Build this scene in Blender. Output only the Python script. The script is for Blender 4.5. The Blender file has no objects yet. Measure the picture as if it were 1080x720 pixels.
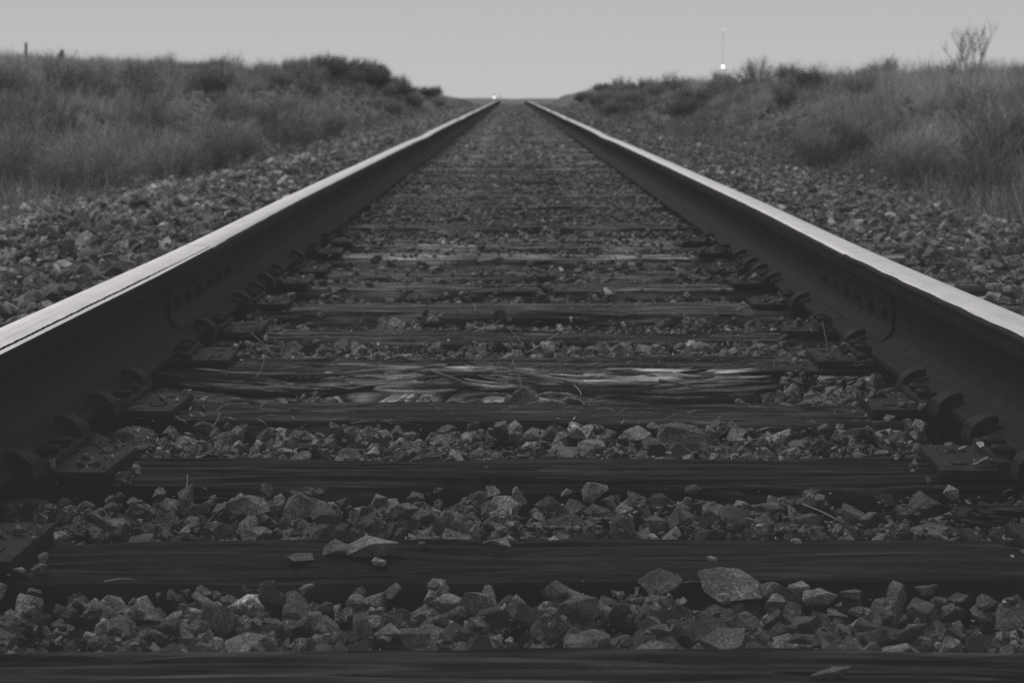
import bpy, bmesh, math, random
import numpy as np
from mathutils import Vector, Matrix, Euler

random.seed(7)
rng = np.random.default_rng(11)
sc = bpy.context.scene
COL = sc.collection
R = math.radians

# ------------------------------------------------------------------ camera
CAM_X, CAM_Z, PITCH, FPX = -0.021, 0.344, R(7.26), 2050.0
cam_d = bpy.data.cameras.new('camera')
cam = bpy.data.objects.new('camera', cam_d)
COL.objects.link(cam)
cam.location = (CAM_X, 0, CAM_Z)
cam.rotation_euler = (R(90) - PITCH, 0, 0)
cam_d.sensor_width = 36.0
cam_d.lens = FPX / 1080 * 36.0
cam_d.clip_start = 0.05
cam_d.clip_end = 6000
cam_d.dof.use_dof = True
cam_d.dof.focus_distance = 2.7
cam_d.dof.aperture_fstop = 13.0
sc.camera = cam
sc.view_settings.view_transform = 'Standard'
sc.view_settings.look = 'None'
sc.view_settings.exposure = 0
sc.view_settings.gamma = 1
# film response: the print never reaches full black
sc.view_settings.use_curve_mapping = True
cm = sc.view_settings.curve_mapping
for ci, lift in ((0, .0180), (1, .0162), (2, .0171)):
    cm.curves[ci].points[0].location = (0, lift)
    cm.curves[ci].points[1].location = (1, 1)
cm.update()
sc.cycles.max_bounces = 5
sc.cycles.diffuse_bounces = 3
sc.cycles.glossy_bounces = 3
sc.cycles.use_denoising = False


def at_y(px, Y, z=0.0):
    """world x of photo column px at distance Y, height z"""
    depth = Y * math.cos(PITCH) + (CAM_Z - z) * math.sin(PITCH)
    return CAM_X + (px - 540) / FPX * depth


def on_z(px, py, z):
    """ground point of a photo pixel on the level z"""
    a = PITCH + math.atan((py - 360) / FPX)
    Y = (CAM_Z - z) / math.tan(a)
    return at_y(px, Y, z), Y


# ------------------------------------------------------------------ noise
_tab = rng.random((256, 256))


def vnoise(x, y, seed=0):
    x = np.asarray(x, float) + seed * 17.37
    y = np.asarray(y, float) + seed * 9.71
    xi, yi = np.floor(x).astype(int), np.floor(y).astype(int)
    fx, fy = x - xi, y - yi
    fx, fy = fx * fx * (3 - 2 * fx), fy * fy * (3 - 2 * fy)
    a, b = _tab[xi & 255, yi & 255], _tab[(xi + 1) & 255, yi & 255]
    c, d = _tab[xi & 255, (yi + 1) & 255], _tab[(xi + 1) & 255, (yi + 1) & 255]
    return (a * (1 - fx) + b * fx) * (1 - fy) + (c * (1 - fx) + d * fx) * fy


def fbm(x, y, seed=0, octv=4):
    s, a, t = 0, .5, 0
    for k in range(octv):
        s = s + a * vnoise(x * 2 ** k, y * 2 ** k, seed + k)
        t += a
        a *= .5
    return s / t


def sstep(a, b, x):
    t = np.clip((np.asarray(x, float) - a) / (b - a), 0, 1)
    return t * t * (3 - 2 * t)


# ------------------------------------------------------------------ mesh helpers
def mesh_np(name, V, F, mats, tone=None, smooth=False, midx=None):
    """V (n,3); F (m,k) of one face size, or a list of such arrays"""
    me = bpy.data.meshes.new(name)
    V = np.ascontiguousarray(V, dtype=np.float32)
    Fs = F if isinstance(F, list) else [F]
    loops = np.concatenate([f.ravel() for f in Fs]).astype(np.int32)
    sizes = np.concatenate([np.full(len(f), f.shape[1]) for f in Fs])
    starts = np.concatenate([[0], np.cumsum(sizes)[:-1]]).astype(np.int32)
    me.vertices.add(len(V))
    me.vertices.foreach_set('co', V.ravel())
    me.loops.add(len(loops))
    me.loops.foreach_set('vertex_index', loops)
    me.polygons.add(len(sizes))
    me.polygons.foreach_set('loop_start', starts)
    me.polygons.foreach_set('use_smooth', np.full(len(sizes), smooth))
    if midx is not None:
        me.polygons.foreach_set('material_index', np.asarray(midx, dtype=np.int32))
    me.update(calc_edges=True)
    if tone is not None:
        at = me.attributes.new('tone', 'FLOAT', 'POINT')
        at.data.foreach_set('value', np.ascontiguousarray(tone, dtype=np.float32))
    for m in (mats if isinstance(mats, (list, tuple)) else [mats]):
        me.materials.append(m)
    return me


def link(name, me, parent=None, loc=(0, 0, 0), rot=(0, 0, 0), scale=None):
    o = bpy.data.objects.new(name, me)
    COL.objects.link(o)
    o.location = loc
    o.rotation_euler = rot
    if scale is not None:
        o.scale = scale
    if parent is not None:
        o.parent = parent
    return o


def tag(o, label=None, cat=None, group=None, kind=None):
    if label:
        o['label'] = label
    if cat:
        o['category'] = cat
    if group:
        o['group'] = group
    if kind:
        o['kind'] = kind
    return o


def copy_tree(o):
    c = o.copy()
    COL.objects.link(c)
    for ch in o.children:
        d = ch.copy()
        COL.objects.link(d)
        d.parent = c
    return c


def bm_mesh(name, bm, mats, smooth=False, ang=None):
    me = bpy.data.meshes.new(name)
    bm.to_mesh(me)
    bm.free()
    for m in (mats if isinstance(mats, (list, tuple)) else [mats]):
        me.materials.append(m)
    if smooth or ang:
        me.polygons.foreach_set('use_smooth', [True] * len(me.polygons))
    if ang:
        me.set_sharp_from_angle(angle=R(ang))
    return me


def box(bm, x0, x1, y0, y1, z0, z1, bev=0.0, mat=Matrix()):
    g = bmesh.ops.create_cube(bm, size=1.0)
    vs = g['verts']
    for v in vs:
        v.co = Vector(((x0 + x1) / 2 + v.co.x * (x1 - x0), (y0 + y1) / 2 + v.co.y * (y1 - y0), (z0 + z1) / 2 + v.co.z * (z1 - z0)))
    if bev:
        es = list({e for v in vs for e in v.link_edges})
        r = bmesh.ops.bevel(bm, geom=es, offset=bev, segments=2, affect='EDGES', profile=.6)
        vs = list({v for v in r['verts']} | {v for v in vs if v.is_valid})
    bmesh.ops.transform(bm, matrix=mat, verts=vs)
    return vs


def tube(pts, rad, n=6):
    """V,F of a tube through pts with radii rad"""
    pts = np.asarray(pts, float)
    rad = np.broadcast_to(rad, (len(pts),))
    t = np.gradient(pts, axis=0)
    t /= np.linalg.norm(t, axis=1, keepdims=True) + 1e-9
    up = np.where(np.abs(t[:, 2:3]) > .9, [[1., 0, 0]], [[0, 0, 1.]])
    a = np.cross(t, up)
    a /= np.linalg.norm(a, axis=1, keepdims=True)
    b = np.cross(t, a)
    th = np.arange(n) / n * 2 * np.pi
    V = pts[:, None] + rad[:, None, None] * (np.cos(th)[None, :, None] * a[:, None] + np.sin(th)[None, :, None] * b[:, None])
    k = len(pts)
    i = np.arange(k - 1)[:, None] * n
    j = np.arange(n)[None]
    j2 = (j + 1) % n
    F = np.stack([i + j, i + j2, i + n + j2, i + n + j], -1).reshape(-1, 4)
    return V.reshape(-1, 3), F


def joinVF(parts):
    Vs, Fs, o = [], [], 0
    for V, F in parts:
        Vs.append(V)
        Fs.append(F + o)
        o += len(V)
    return np.concatenate(Vs), np.concatenate(Fs)


# ------------------------------------------------------------------ materials
TINT = (1.0, 0.975, 0.985)


class Mat:
    def __init__(s, name):
        s.m = bpy.data.materials.new(name)
        s.m.use_nodes = True
        s.nt = s.m.node_tree
        s.b = s.nt.nodes['Principled BSDF']
        s.b.inputs['Specular IOR Level'].default_value = .3

    def n(s, t, **kw):
        nd = s.nt.nodes.new(t)
        for k, v in kw.items():
            if k in nd.inputs.keys() if isinstance(k, str) else False:
                nd.inputs[k].default_value = v
            else:
                setattr(nd, k, v)
        return nd

    def l(s, a, b):
        s.nt.links.new(a, b)

    def coords(s, scale=(1, 1, 1), kind='Object'):
        tc = s.n('ShaderNodeTexCoord')
        mp = s.n('ShaderNodeMapping')
        mp.inputs['Scale'].default_value = scale
        s.l(tc.outputs[kind], mp.inputs[0])
        return mp.outputs[0]

    def noise(s, vec, scale, detail=4, rough=.6, dist=0):
        nd = s.n('ShaderNodeTexNoise')
        nd.inputs['Scale'].default_value = scale
        nd.inputs['Detail'].default_value = detail
        nd.inputs['Roughness'].default_value = rough
        nd.inputs['Distortion'].default_value = dist
        if vec is not None:
            s.l(vec, nd.inputs['Vector'])
        return nd.outputs['Fac']

    def ramp(s, fac, stops):
        r = s.n('ShaderNodeValToRGB')
        e = r.color_ramp.elements
        while len(e) < len(stops):
            e.new(.5)
        for el, (p, v) in zip(e, stops):
            el.position = p
            el.color = (v, v, v, 1)
        s.l(fac, r.inputs[0])
        return r.outputs[0]

    def math(s, op, a, b=None, clamp=False):
        nd = s.n('ShaderNodeMath')
        nd.operation = op
        nd.use_clamp = clamp
        for i, v in enumerate((a, b)):
            if v is None:
                continue
            if isinstance(v, (int, float)):
                nd.inputs[i].default_value = v
            else:
                s.l(v, nd.inputs[i])
        return nd.outputs[0]

    def mixv(s, f, a, b):
        nd = s.n('ShaderNodeMix')
        nd.data_type = 'FLOAT'
        for i, v in ((0, f), (2, a), (3, b)):
            if isinstance(v, (int, float)):
                nd.inputs[i].default_value = v
            else:
                s.l(v, nd.inputs[i])
        return nd.outputs[0]

    def color(s, val):
        c = s.n('ShaderNodeCombineColor')
        for i in range(3):
            s.l(s.math('MULTIPLY', val, TINT[i]), c.inputs[i])
        s.l(c.outputs[0], s.b.inputs['Base Color'])

    def bump(s, h, strength=.5, dist=.002, prev=None):
        b = s.n('ShaderNodeBump')
        b.inputs['Strength'].default_value = strength
        b.inputs['Distance'].default_value = dist
        s.l(h, b.inputs['Height'])
        if prev is not None:
            s.l(prev, b.inputs['Normal'])
        s.l(b.outputs[0], s.b.inputs['Normal'])
        return b.outputs[0]

    def attr(s, name, kind='GEOMETRY'):
        a = s.n('ShaderNodeAttribute')
        a.attribute_name = name
        a.attribute_type = kind
        return a.outputs['Fac']


def stone_mat(name, src, gain):
    m = Mat(name)
    m.b.inputs['Roughness'].default_value = .75
    tone = m.attr('tone') if src == 'attr' else m.attr('tone', 'OBJECT')
    co = m.coords(kind='Object')
    big = m.noise(co, 28 if src == 'attr' else 1.7, 3, .6)
    fine = m.noise(co, 260 if src == 'attr' else 13, 5, .75)
    vein = m.noise(co, 60 if src == 'attr' else 2.6, 3, .5, 1.2)
    v = m.math('MULTIPLY', tone, gain)
    v = m.math('MULTIPLY', v, m.ramp(big, [(.34, .45), (.64, 1.35)]))
    v = m.math('MULTIPLY', v, m.ramp(fine, [(.34, .35), (.51, .9), (.68, 2.3)]))
    v = m.math('MULTIPLY', v, m.ramp(vein, [(.48, 1), (.5, 2.4), (.52, 1)]))
    m.color(v)
    b1 = m.bump(fine, 1.0, .005 if src == 'attr' else .12)
    return m.m


M = {}
M['ballast'] = stone_mat('crushed_stone', 'attr', 1.0)
M['stone'] = stone_mat('grey_stone', 'obj', 1.0)


def wood_mat(name, lo, hi, streak=.5, along='x', src='OBJECT'):
    m = Mat(name)
    m.b.inputs['Roughness'].default_value = .85
    m.b.inputs['Specular IOR Level'].default_value = .08
    sc_ = (2.2, 60, 60) if along == 'x' else (60, 2.2, 60)
    co = m.coords(sc_)
    g = m.noise(co, 1.0, 6, .7, .3)
    co2 = m.coords((7, 420, 420))
    g2 = m.noise(co2, 1.0, 4, .7)
    blot = m.noise(m.coords((1.2, 9, 9)), 3, 4, .6)
    v = m.math('MULTIPLY', m.ramp(g, [(.42, 0), (.60, 1)]), m.ramp(g2, [(.25, .25), (.7, 1)]))
    v = m.mixv(v, lo, hi)
    v = m.math('MULTIPLY', v, m.ramp(blot, [(.36, .35), (.52, .9), (.66, 2.1)]))
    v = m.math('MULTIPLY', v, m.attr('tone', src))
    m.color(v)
    m.bump(m.math('ADD', g, m.math('MULTIPLY', g2, .5)), .9, .006)
    return m.m


M['tie'] = wood_mat('creosoted_wood', .007, .17)
M['fibre'] = wood_mat('torn_wood_fibres', .05, .55, src='GEOMETRY')
M['splinter'] = wood_mat('weathered_wood', .035, .62)


def rust_mat():
    m = Mat('dark_rusted_steel')
    m.b.inputs['Roughness'].default_value = .7
    m.b.inputs['Specular IOR Level'].default_value = .04
    co = m.coords()
    a = m.noise(co, 22, 5, .7)
    b = m.noise(co, 180, 4, .7)
    v = m.mixv(m.ramp(a, [(.3, 0), (.7, 1)]), .004, .014)
    v = m.math('MULTIPLY', v, m.ramp(b, [(.3, .7), (.7, 1.25)]))
    m.color(v)
    m.bump(b, .5, .0015)
    return m.m


def polish_mat():
    m = Mat('polished_rail_top')
    m.b.inputs['Metallic'].default_value = 1
    co = m.coords((260, 1.2, 1))
    a = m.noise(co, 1, 4, .6)
    co2 = m.coords((30, 8, 1))
    c = m.noise(co2, 1, 5, .7)
    v = m.mixv(m.ramp(a, [(.3, 0), (.7, 1)]), .72, .84)
    v = m.math('MULTIPLY', v, m.ramp(c, [(.25, .8), (.6, 1.05)]))
    m.color(v)
    r = m.mixv(a, .28, .46)
    m.l(r, m.b.inputs['Roughness'])
    m.bump(a, .15, .0005)
    return m.m


M['rust'] = rust_mat()
M['polish'] = polish_mat()


def plate_mat():
    m = Mat('rusted_plate_steel')
    m.b.inputs['Roughness'].default_value = .6
    m.b.inputs['Specular IOR Level'].default_value = .06
    co = m.coords()
    a = m.noise(co, 30, 5, .7)
    v = m.mixv(m.ramp(a, [(.35, 0), (.65, 1)]), .004, .020)
    m.color(v)
    m.bump(m.noise(co, 200, 4, .7), .6, .0015)
    return m.m


M['plate'] = plate_mat()


def ground_mat():
    m = Mat('soil_and_gravel')
    m.b.inputs['Roughness'].default_value = .95
    co = m.coords()
    n1 = m.noise(co, 1.3, 6, .7)
    n2 = m.noise(co, 30, 6, .8)
    v = m.mixv(m.ramp(n1, [(.35, 0), (.65, 1)]), .085, .15)
    v = m.math('MULTIPLY', v, m.ramp(n2, [(.3, .4), (.7, 1.6)]))
    m.color(v)
    m.bump(n2, 1.0, .03)
    return m.m


M['ground'] = ground_mat()


def plant_mat(name, gain, lo=1.0):
    m = Mat(name)
    m.b.inputs['Roughness'].default_value = .8
    m.b.inputs['Specular IOR Level'].default_value = .15
    v = m.math('MULTIPLY', m.attr('tone'), gain)
    m.color(v)
    return m.m


M['grass'] = plant_mat('dry_grass_blades', 1.0)
M['twig'] = plant_mat('dry_twigs', 1.0)
m = Mat('straw')
cv = m.n('ShaderNodeValue')
cv.outputs[0].default_value = .32
m.color(cv.outputs[0])
M['straw'] = m.m
m = Mat('dark_paint')
cv = m.n('ShaderNodeValue')
cv.outputs[0].default_value = .12
m.color(cv.outputs[0])
M['pole'] = m.m
m = Mat('lit_lamp')
m.b.inputs['Emission Color'].default_value = (1, .98, .97, 1)
m.b.inputs['Emission Strength'].default_value = 5
M['lamp'] = m.m
m = Mat('faint_lamp')
m.b.inputs['Emission Color'].default_value = (1, .98, .97, 1)
m.b.inputs['Emission Strength'].default_value = .75
M['faint'] = m.m

# ------------------------------------------------------------------ the lie of the land
JOINTS = [4.42 + 11.89 * k for k in range(0, 10)]
LT = np.array([[-20, -.2], [8, -.18], [12, .04], [17, .38], [25, .60], [40, .78], [55, 1.02], [75, 1.28], [84, 1.18], [92, .70], [120, .66], [150, .5], [200, .4], [4000, .4]])
RT = np.array([[-20, -.2], [8, -.15], [11, .02], [15, .22], [23, .48], [27, .68], [37, .86], [60, .80], [88, .76], [120, .84], [160, .84], [4000, .4]])


def drop(Y):
    Y = np.asarray(Y, float)
    d = np.clip(Y - 98, 0, None)
    return -np.where(d < 25, .0006 * d * d, .375 + .03 * (np.clip(d, 25, 400) - 25))


def track_z(Y, side=0):
    Y = np.asarray(Y, float)
    z = drop(Y)
    for k, j in enumerate(JOINTS):
        a = (.006, .009, .008, .009, .01, .01, .01, .01, .01, .01)[k]
        z = z - a * np.exp(-((Y - j + side * .1) / 1.3) ** 2)
    return z


def land(x, Y):
    """natural ground outside the ballast"""
    x, Y = np.asarray(x, float), np.asarray(Y, float)
    ax = np.abs(x)
    wob = (fbm(Y * .12, x * 0, 3, 2) - .5) * 1.2
    cz = np.where(x < 0, np.interp(Y, LT[:, 0], LT[:, 1]), np.interp(Y, RT[:, 0], RT[:, 1])) - .38
    xb = np.where(x < 0, 3.35 + wob * .6, 3.0 + wob * .6)
    w = np.where(x < 0, 2.3, 3.1)
    s = sstep(0, 1, (ax - xb) / w)
    far = sstep(150, 500, Y)
    base = -.195 - .135 * sstep(1.4, 2.4, ax) - .12 * sstep(2.2, 3.1, ax)
    plate = np.where(x < 0, .055, .03) * np.clip(ax - 6, 0, 30) * sstep(15, 40, Y)
    bump_ = (fbm(x * .8, Y * .5, 5, 4) - .5) * .35 * s
    z = base * (1 - s) + (cz + plate + bump_) * s
    z = z + drop(Y) * np.maximum(1 - s, far) * np.where(ax < 60, 1, 1)
    return z


def gx(a, b, n):
    return np.linspace(a, b, n)


xs = np.unique(np.concatenate([gx(-12, 12, 241), gx(-60, 60, 121), np.array([-2500, -1200, -600, -300, -160, -100, 100, 160, 300, 600, 1200, 2500])]))
ys = np.unique(np.concatenate([gx(-4, 20, 161), gx(20, 130, 221), gx(130, 400, 55), np.array([500, 700, 1000, 1500, 2200, 3200, 4500]), np.array([-30, -10])]))
X, Yg = np.meshgrid(xs, ys)
Z = land(X, Yg)
inner = np.abs(X) < 1.4
Z = np.where(inner, -.262 + .045 * sstep(7, 14, Yg) + drop(Yg) + (fbm(X * 6, Yg * 6, 9, 3) - .5) * .02, Z - .02)
nx_, ny_ = len(xs), len(ys)
idx = np.arange(nx_ * ny_).reshape(ny_, nx_)
F = np.stack([idx[:-1, :-1], idx[:-1, 1:], idx[1:, 1:], idx[1:, :-1]], -1).reshape(-1, 4)
me = mesh_np('ground', np.stack([X, Yg, Z], -1).reshape(-1, 3), F, M['ground'], smooth=True)
tag(link('ground', me), kind='structure')

# ------------------------------------------------------------------ rails
# cross-section of a rail, gauge side at negative u; (u, z, polished?)  top of the head is z 0


def rail_profile(kind):
    P = []
    P += [(.037, -.012, 0), (.034, -.0035, 1), (.026, -.0008, 1), (.012, 0, 1), (-.004, 0, 1), (-.018, -.0008, 1)]
    if kind == 'lip':        # metal flowed over the gauge corner with a dark torn groove
        P += [(-.0300, -.0024, 0), (-.0308, -.0058, 0), (-.0340, -.0062, 0), (-.0346, -.0036, 1), (-.0430, -.0048, 0), (-.0440, -.0090, 0), (-.0385, -.016, 0)]
    elif kind == 'wide':
        P += [(-.028, -.0018, 1), (-.036, -.0034, 1), (-.0425, -.0062, 0), (-.0435, -.0100, 0), (-.0390, -.014, 0), (-.0385, -.018, 0), (-.0385, -.022, 0)]
    else:
        P += [(-.026, -.0022, 1), (-.0315, -.0046, 1), (-.0355, -.0080, 0), (-.0372, -.0120, 0), (-.0378, -.015, 0), (-.0378, -.018, 0), (-.0378, -.022, 0)]
    P += [(-.0375, -.036, 0), (-.034, -.042, 0), (-.016, -.050, 0), (-.0095, -.060, 0), (-.0085, -.095, 0), (-.0095, -.125, 0), (-.018, -.137, 0), (-.040, -.147, 0), (-.066, -.155, 0), (-.070, -.158, 0), (-.070, -.167, 0), (-.067, -.169, 0)]
    P += [(.067, -.169, 0), (.070, -.167, 0), (.070, -.158, 0), (.066, -.155, 0), (.040, -.147, 0), (.018, -.137, 0), (.0095, -.125, 0), (.0085, -.095, 0), (.0095, -.060, 0), (.016, -.050, 0), (.034, -.042, 0), (.0375, -.036, 0)]
    return P


def make_rail(side, y0, y1, kind, label, group):
    P = rail_profile(kind)
    k = len(P)
    step = .012 if kind in ('lip', 'wide') else (.05 if y0 < 20 else .3)
    n = max(4, int((y1 - y0) / step))
    if kind != 'plain':
        yy = np.concatenate([np.linspace(y0, 1.3, 12)[:-1], np.linspace(1.3, y1, int((y1 - 1.3) / .007))])
    else:
        yy = np.linspace(y0, y1, n)
    n = len(yy)
    zt = track_z(yy, side)
    V = np.zeros((n, k, 3))
    for i, (u, z, p) in enumerate(P):
        uu = np.full(n, u)
        zz = np.full(n, z)
        if kind == 'lip' and i in (6, 7, 8, 9, 10, 11):
            saw = (vnoise(yy * 110, yy * 0, 4) - .5) * .0022 + (vnoise(yy * 9, yy * 0, 8) - .5) * .0014
            uu = uu + saw * {6: 1.2, 7: 1.2, 8: .8, 9: .8, 10: .25, 11: .25}[i]
            fade = 1 - sstep(y1 - .9, y1 - .05, yy)       # the torn groove narrows towards the joint
            if i in (9, 10, 11):
                uu = uu + (1 - fade) * .006
        if kind == 'wide' and i in (7, 8, 9):
            uu = uu + (vnoise(yy * 9, yy * 0, 14) - .5) * .005 * 1.0 + (vnoise(yy * 45, yy * 0, 15) - .5) * .0015
        if kind == 'plain' and i in (7, 8, 9) and y0 < 5:
            e = np.exp(-np.clip(yy - y0, 0, None) / .35)
            uu = uu - e * .004 + (vnoise(yy * 12, yy * 0, 21 + side) - .5) * .003
            zz = zz - e * .002
        V[:, i, 0] = side * .7555 - side * (-uu) if True else 0
        V[:, i, 1] = yy
        V[:, i, 2] = zz + zt
    # mirrored on the left so that the gauge side looks inward
    V[:, :, 0] = np.where(side > 0, .7555 + np.array(V[:, :, 0] - .7555), V[:, :, 0])
    idx = np.arange(n * k).reshape(n, k)
    a, b = idx[:-1], idx[1:]
    F = np.stack([a, np.roll(a, -1, 1), np.roll(b, -1, 1), b], -1)
    if side < 0:
        F = F[..., ::-1]
    mi = np.array([1 if (P[i][2] and P[(i + 1) % k][2]) or (P[i][2] and i in (5,)) else 0 for i in range(k)])
    if kind == 'lip':
        mi[5] = 1
        mi[6:9] = 0
        mi[9] = 1
    midx = np.tile(mi, n - 1)
    caps = [idx[0][::-1][None] if side > 0 else idx[0][None], idx[-1][None] if side > 0 else idx[-1][::-1][None]]
    me = mesh_np('rail', V.reshape(-1, 3), [F.reshape(-1, 4)] + caps, [M['rust'], M['polish']], midx=np.concatenate([midx, [0, 0]]), smooth=True)
    me.set_sharp_from_angle(angle=R(40))
    o = link('rail', me)
    tag(o, label, 'rail', group)
    return o


GR = 'steel rail lengths laid end to end'
for side, sn in ((-1, 'left'), (1, 'right')):
    js = [-3.0] + [j - side * .10 for j in JOINTS] 
    js = [j for j in js if j < 112] + [118.0]
    for i in range(len(js) - 1):
        kind = ('lip' if side < 0 else 'wide') if i == 0 else 'plain'
        if i == 0:
            lab = 'nearest left rail length, bright top split by a thin dark torn groove' if side < 0 else 'nearest right rail length, bright worn top with flattened inner edge'
        elif i == 1:
            lab = f'second {sn} rail length, running on from the closest joint between rails'
        elif i == 2:
            lab = f'third {sn} rail length, a narrow bright strip between the grassy banks'
        else:
            lab = f'distant {sn} rail length narrowing to the vanishing point'
        make_rail(side, js[i] + .003, js[i + 1] - .003, kind, lab, GR)

# joint bars with bolts
TIE_TOP = -.189
for side, sn in ((-1, 'left'), (1, 'right')):
    for ji, j in enumerate(JOINTS[:1]):
        yj = j - side * .10
        root = link('joint_bar', None, loc=(side * .7555, yj, float(track_z(yj, side))))
        tag(root, f'dark bolted joint bar on the {sn} rail at the closest rail joint', 'joint bar', 'bolted bars at the rail joints')
        for s in (-1, 1):
            prof = [(.010, -.052), (.018, -.051), (.019, -.060), (.0145, -.070), (.0145, -.115), (.022, -.130), (.036, -.143), (.028, -.1415), (.0105, -.129)]
            n = 12
            yy = np.linspace(-.45, .45, n)
            V = np.array([[(s * u, y, z) for u, z in prof] for y in yy]).reshape(-1, 3)
            k = len(prof)
            idx = np.arange(n * k).reshape(n, k)
            a, b = idx[:-1], idx[1:]
            F = np.stack([a, np.roll(a, -1, 1), np.roll(b, -1, 1), b], -1).reshape(-1, 4)
            me = mesh_np('bar', V, [F if s > 0 else F[:, ::-1], idx[0][None], idx[-1][None]], M['rust'])
            link('bar', me, root)
        if ji == 0:
            for q in range(6):
                bm = bmesh.new()
                y = -.375 + .15 * q
                bmesh.ops.create_cone(bm, cap_ends=True, segments=6, radius1=.012, radius2=.012, depth=.006,
                                      matrix=Matrix.Translation((-side * .0165, y, -.092)) @ Matrix.Rotation(R(90), 4, 'Y'))
                bmesh.ops.create_cone(bm, cap_ends=True, segments=10, radius1=.007, radius2=.006, depth=.006,
                                      matrix=Matrix.Translation((-side * .021, y, -.092)) @ Matrix.Rotation(R(90), 4, 'Y'))
                link('bolt', bm_mesh('bolt', bm, M['rust']), root)

# ------------------------------------------------------------------ ties
TIE_FAR = [1.849, 2.327, 2.845, 3.361, 3.961, 4.430, 4.985]     # far edge of each tie
TW = .222
while TIE_FAR[-1] < 44:
    TIE_FAR.append(TIE_FAR[-1] + .51 + random.uniform(-.035, .035))


def tie_mesh(seed, L=2.6, W=TW, H=.17, nx=420, crack=.006, fine=True):
    r = .012
    path = [(0 - W / 2, -H), (-W / 2, -H * .55), (-W / 2, -.035), (-W / 2, -.02), (-W / 2, -r), (-W / 2 + .003, -.004), (-W / 2 + r, 0)]
    m_ = 46 if fine else 10
    path += [(-W / 2 + r + (W - 2 * r) * t, 0) for t in np.linspace(0, 1, m_)[1:-1]]
    path += [(W / 2 - r, 0), (W / 2 - .003, -.004), (W / 2, -r), (W / 2, -.05), (W / 2, -H)]
    path = np.array(path)
    s_ = np.concatenate([[0], np.cumsum(np.linalg.norm(np.diff(path, axis=0), axis=1))])
    xx = np.linspace(-L / 2, L / 2, nx)
    Xg, Sg = np.meshgrid(xx, s_, indexing='ij')
    warp = (fbm(Xg * 1.3, Sg * 4, seed, 3) - .5) * .05
    ridge = 1 - np.abs(2 * vnoise((Sg + warp) * 55, Xg * 1.6, seed + 3) - 1)
    ridge2 = 1 - np.abs(2 * vnoise((Sg + warp) * 130, Xg * 3.5, seed + 6) - 1)
    depth = crack * ((ridge ** 5) * (vnoise(Xg * 2.2, Sg * 20, seed + 9) > .35) * 1.6 + ridge2 ** 3 * .4)
    low = (fbm(Xg * 2.5, Sg * 12, seed + 12, 3) - .5) * .012
    Yv = np.broadcast_to(path[:, 0], Xg.shape).copy()
    Zv = np.broadcast_to(path[:, 1], Xg.shape).copy()
    top = np.broadcast_to(path[:, 1] > -.003, Xg.shape)
    edge = 1 - np.clip((W / 2 - np.abs(Yv)) / .02, 0, 1)
    Zv += low - depth * (1 + edge) - edge * top * np.clip(fbm(Xg * 9, Sg * 3, seed + 15, 3) - .45, 0, 1) * .06
    side_ = np.sign(Yv) * (~top)
    Yv -= side_ * depth * 1.2
    Yv += (fbm(Xg * 1.2, Sg * 0 + .3, seed + 20, 2) - .5) * .012
    V = np.stack([Xg, Yv, Zv], -1)
    n, k = Xg.shape
    idx = np.arange(n * k).reshape(n, k)
    F = np.stack([idx[:-1, :-1], idx[1:, :-1], idx[1:, 1:], idx[:-1, 1:]], -1).reshape(-1, 4)
    me = mesh_np('railroad_tie', V.reshape(-1, 3), [F, idx[0][None], idx[-1][::-1][None]], M['tie'], smooth=True)
    me.set_sharp_from_angle(angle=R(35))
    return me


TIE_LABELS = {
    0: 'nearest wooden railroad tie with pale streaked grain, cut by the bottom edge',
    1: 'smooth dark wooden tie carrying a few loose stones and pebbles',
    2: 'dark wooden tie just beyond the one that carries the loose stones',
    3: 'fairly clean dark tie directly in front of the splintered wood',
    4: 'rotten wooden tie with a long pale splintered front edge',
    5: 'split dark tie right behind the splintered one',
    6: 'grey flat-topped tie, the second one behind the splintered tie',
    9: 'narrow pale tie edge showing above the gravel in the middle distance',
}
EXPOSED = (12, 17, 24, 26, 38, 50)
tie_z = []
lowres = [tie_mesh(100 + k * 7, nx=160, fine=False, crack=.008) for k in range(4)]
TONE = [.42, .13, .20, .42, .5, .7, 1.1, 1.2, 1.2, 3.0]  # near ties: creosote plus bottom-of-frame light falloff put into the tone
for i, yf in enumerate(TIE_FAR):
    z = TIE_TOP + float(drop(yf))
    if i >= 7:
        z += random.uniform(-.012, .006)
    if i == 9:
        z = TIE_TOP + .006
    if i in EXPOSED:
        z = TIE_TOP + .002
    tie_z.append(z)
    me = tie_mesh(i * 5 + 1, crack=(.018, .006, .009, .009, .007, .009, .006, .006)[i]) if i < 8 else lowres[i % 4]
    o = link('railroad_tie', me, loc=(random.uniform(-.03, .03), yf - TW / 2, z), rot=(0, random.uniform(-.003, .003), random.uniform(-.004, .004)))
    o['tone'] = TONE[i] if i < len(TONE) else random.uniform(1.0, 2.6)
    lab = TIE_LABELS.get(i)
    if lab is None:
        lab = 'tie half sunk in stones between the splintered tie and the pale edged tie' if i < 9 else 'distant tie almost buried in the gravel between the rails'
    tag(o, lab, 'railroad tie', 'wooden ties under the rails')
    if i == 4:
        rotten = o

# splintered face of the rotten tie: long torn slivers following one flow


def flow(x, t):
    """y offset of the fibres at x for lane t 0..1 (0 = front)"""
    w = -.035 * np.exp(-((x + .12) / .10) ** 2) + .012 * np.sin(x * 9 + 1) + .03 * sstep(.25, .6, x) * 0
    return 3.475 + t * .27 + w * (1 - abs(t - .55)) + (vnoise(x * 7 + t * 3, t * 9 + x * 0, 31) - .5) * .018


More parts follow.
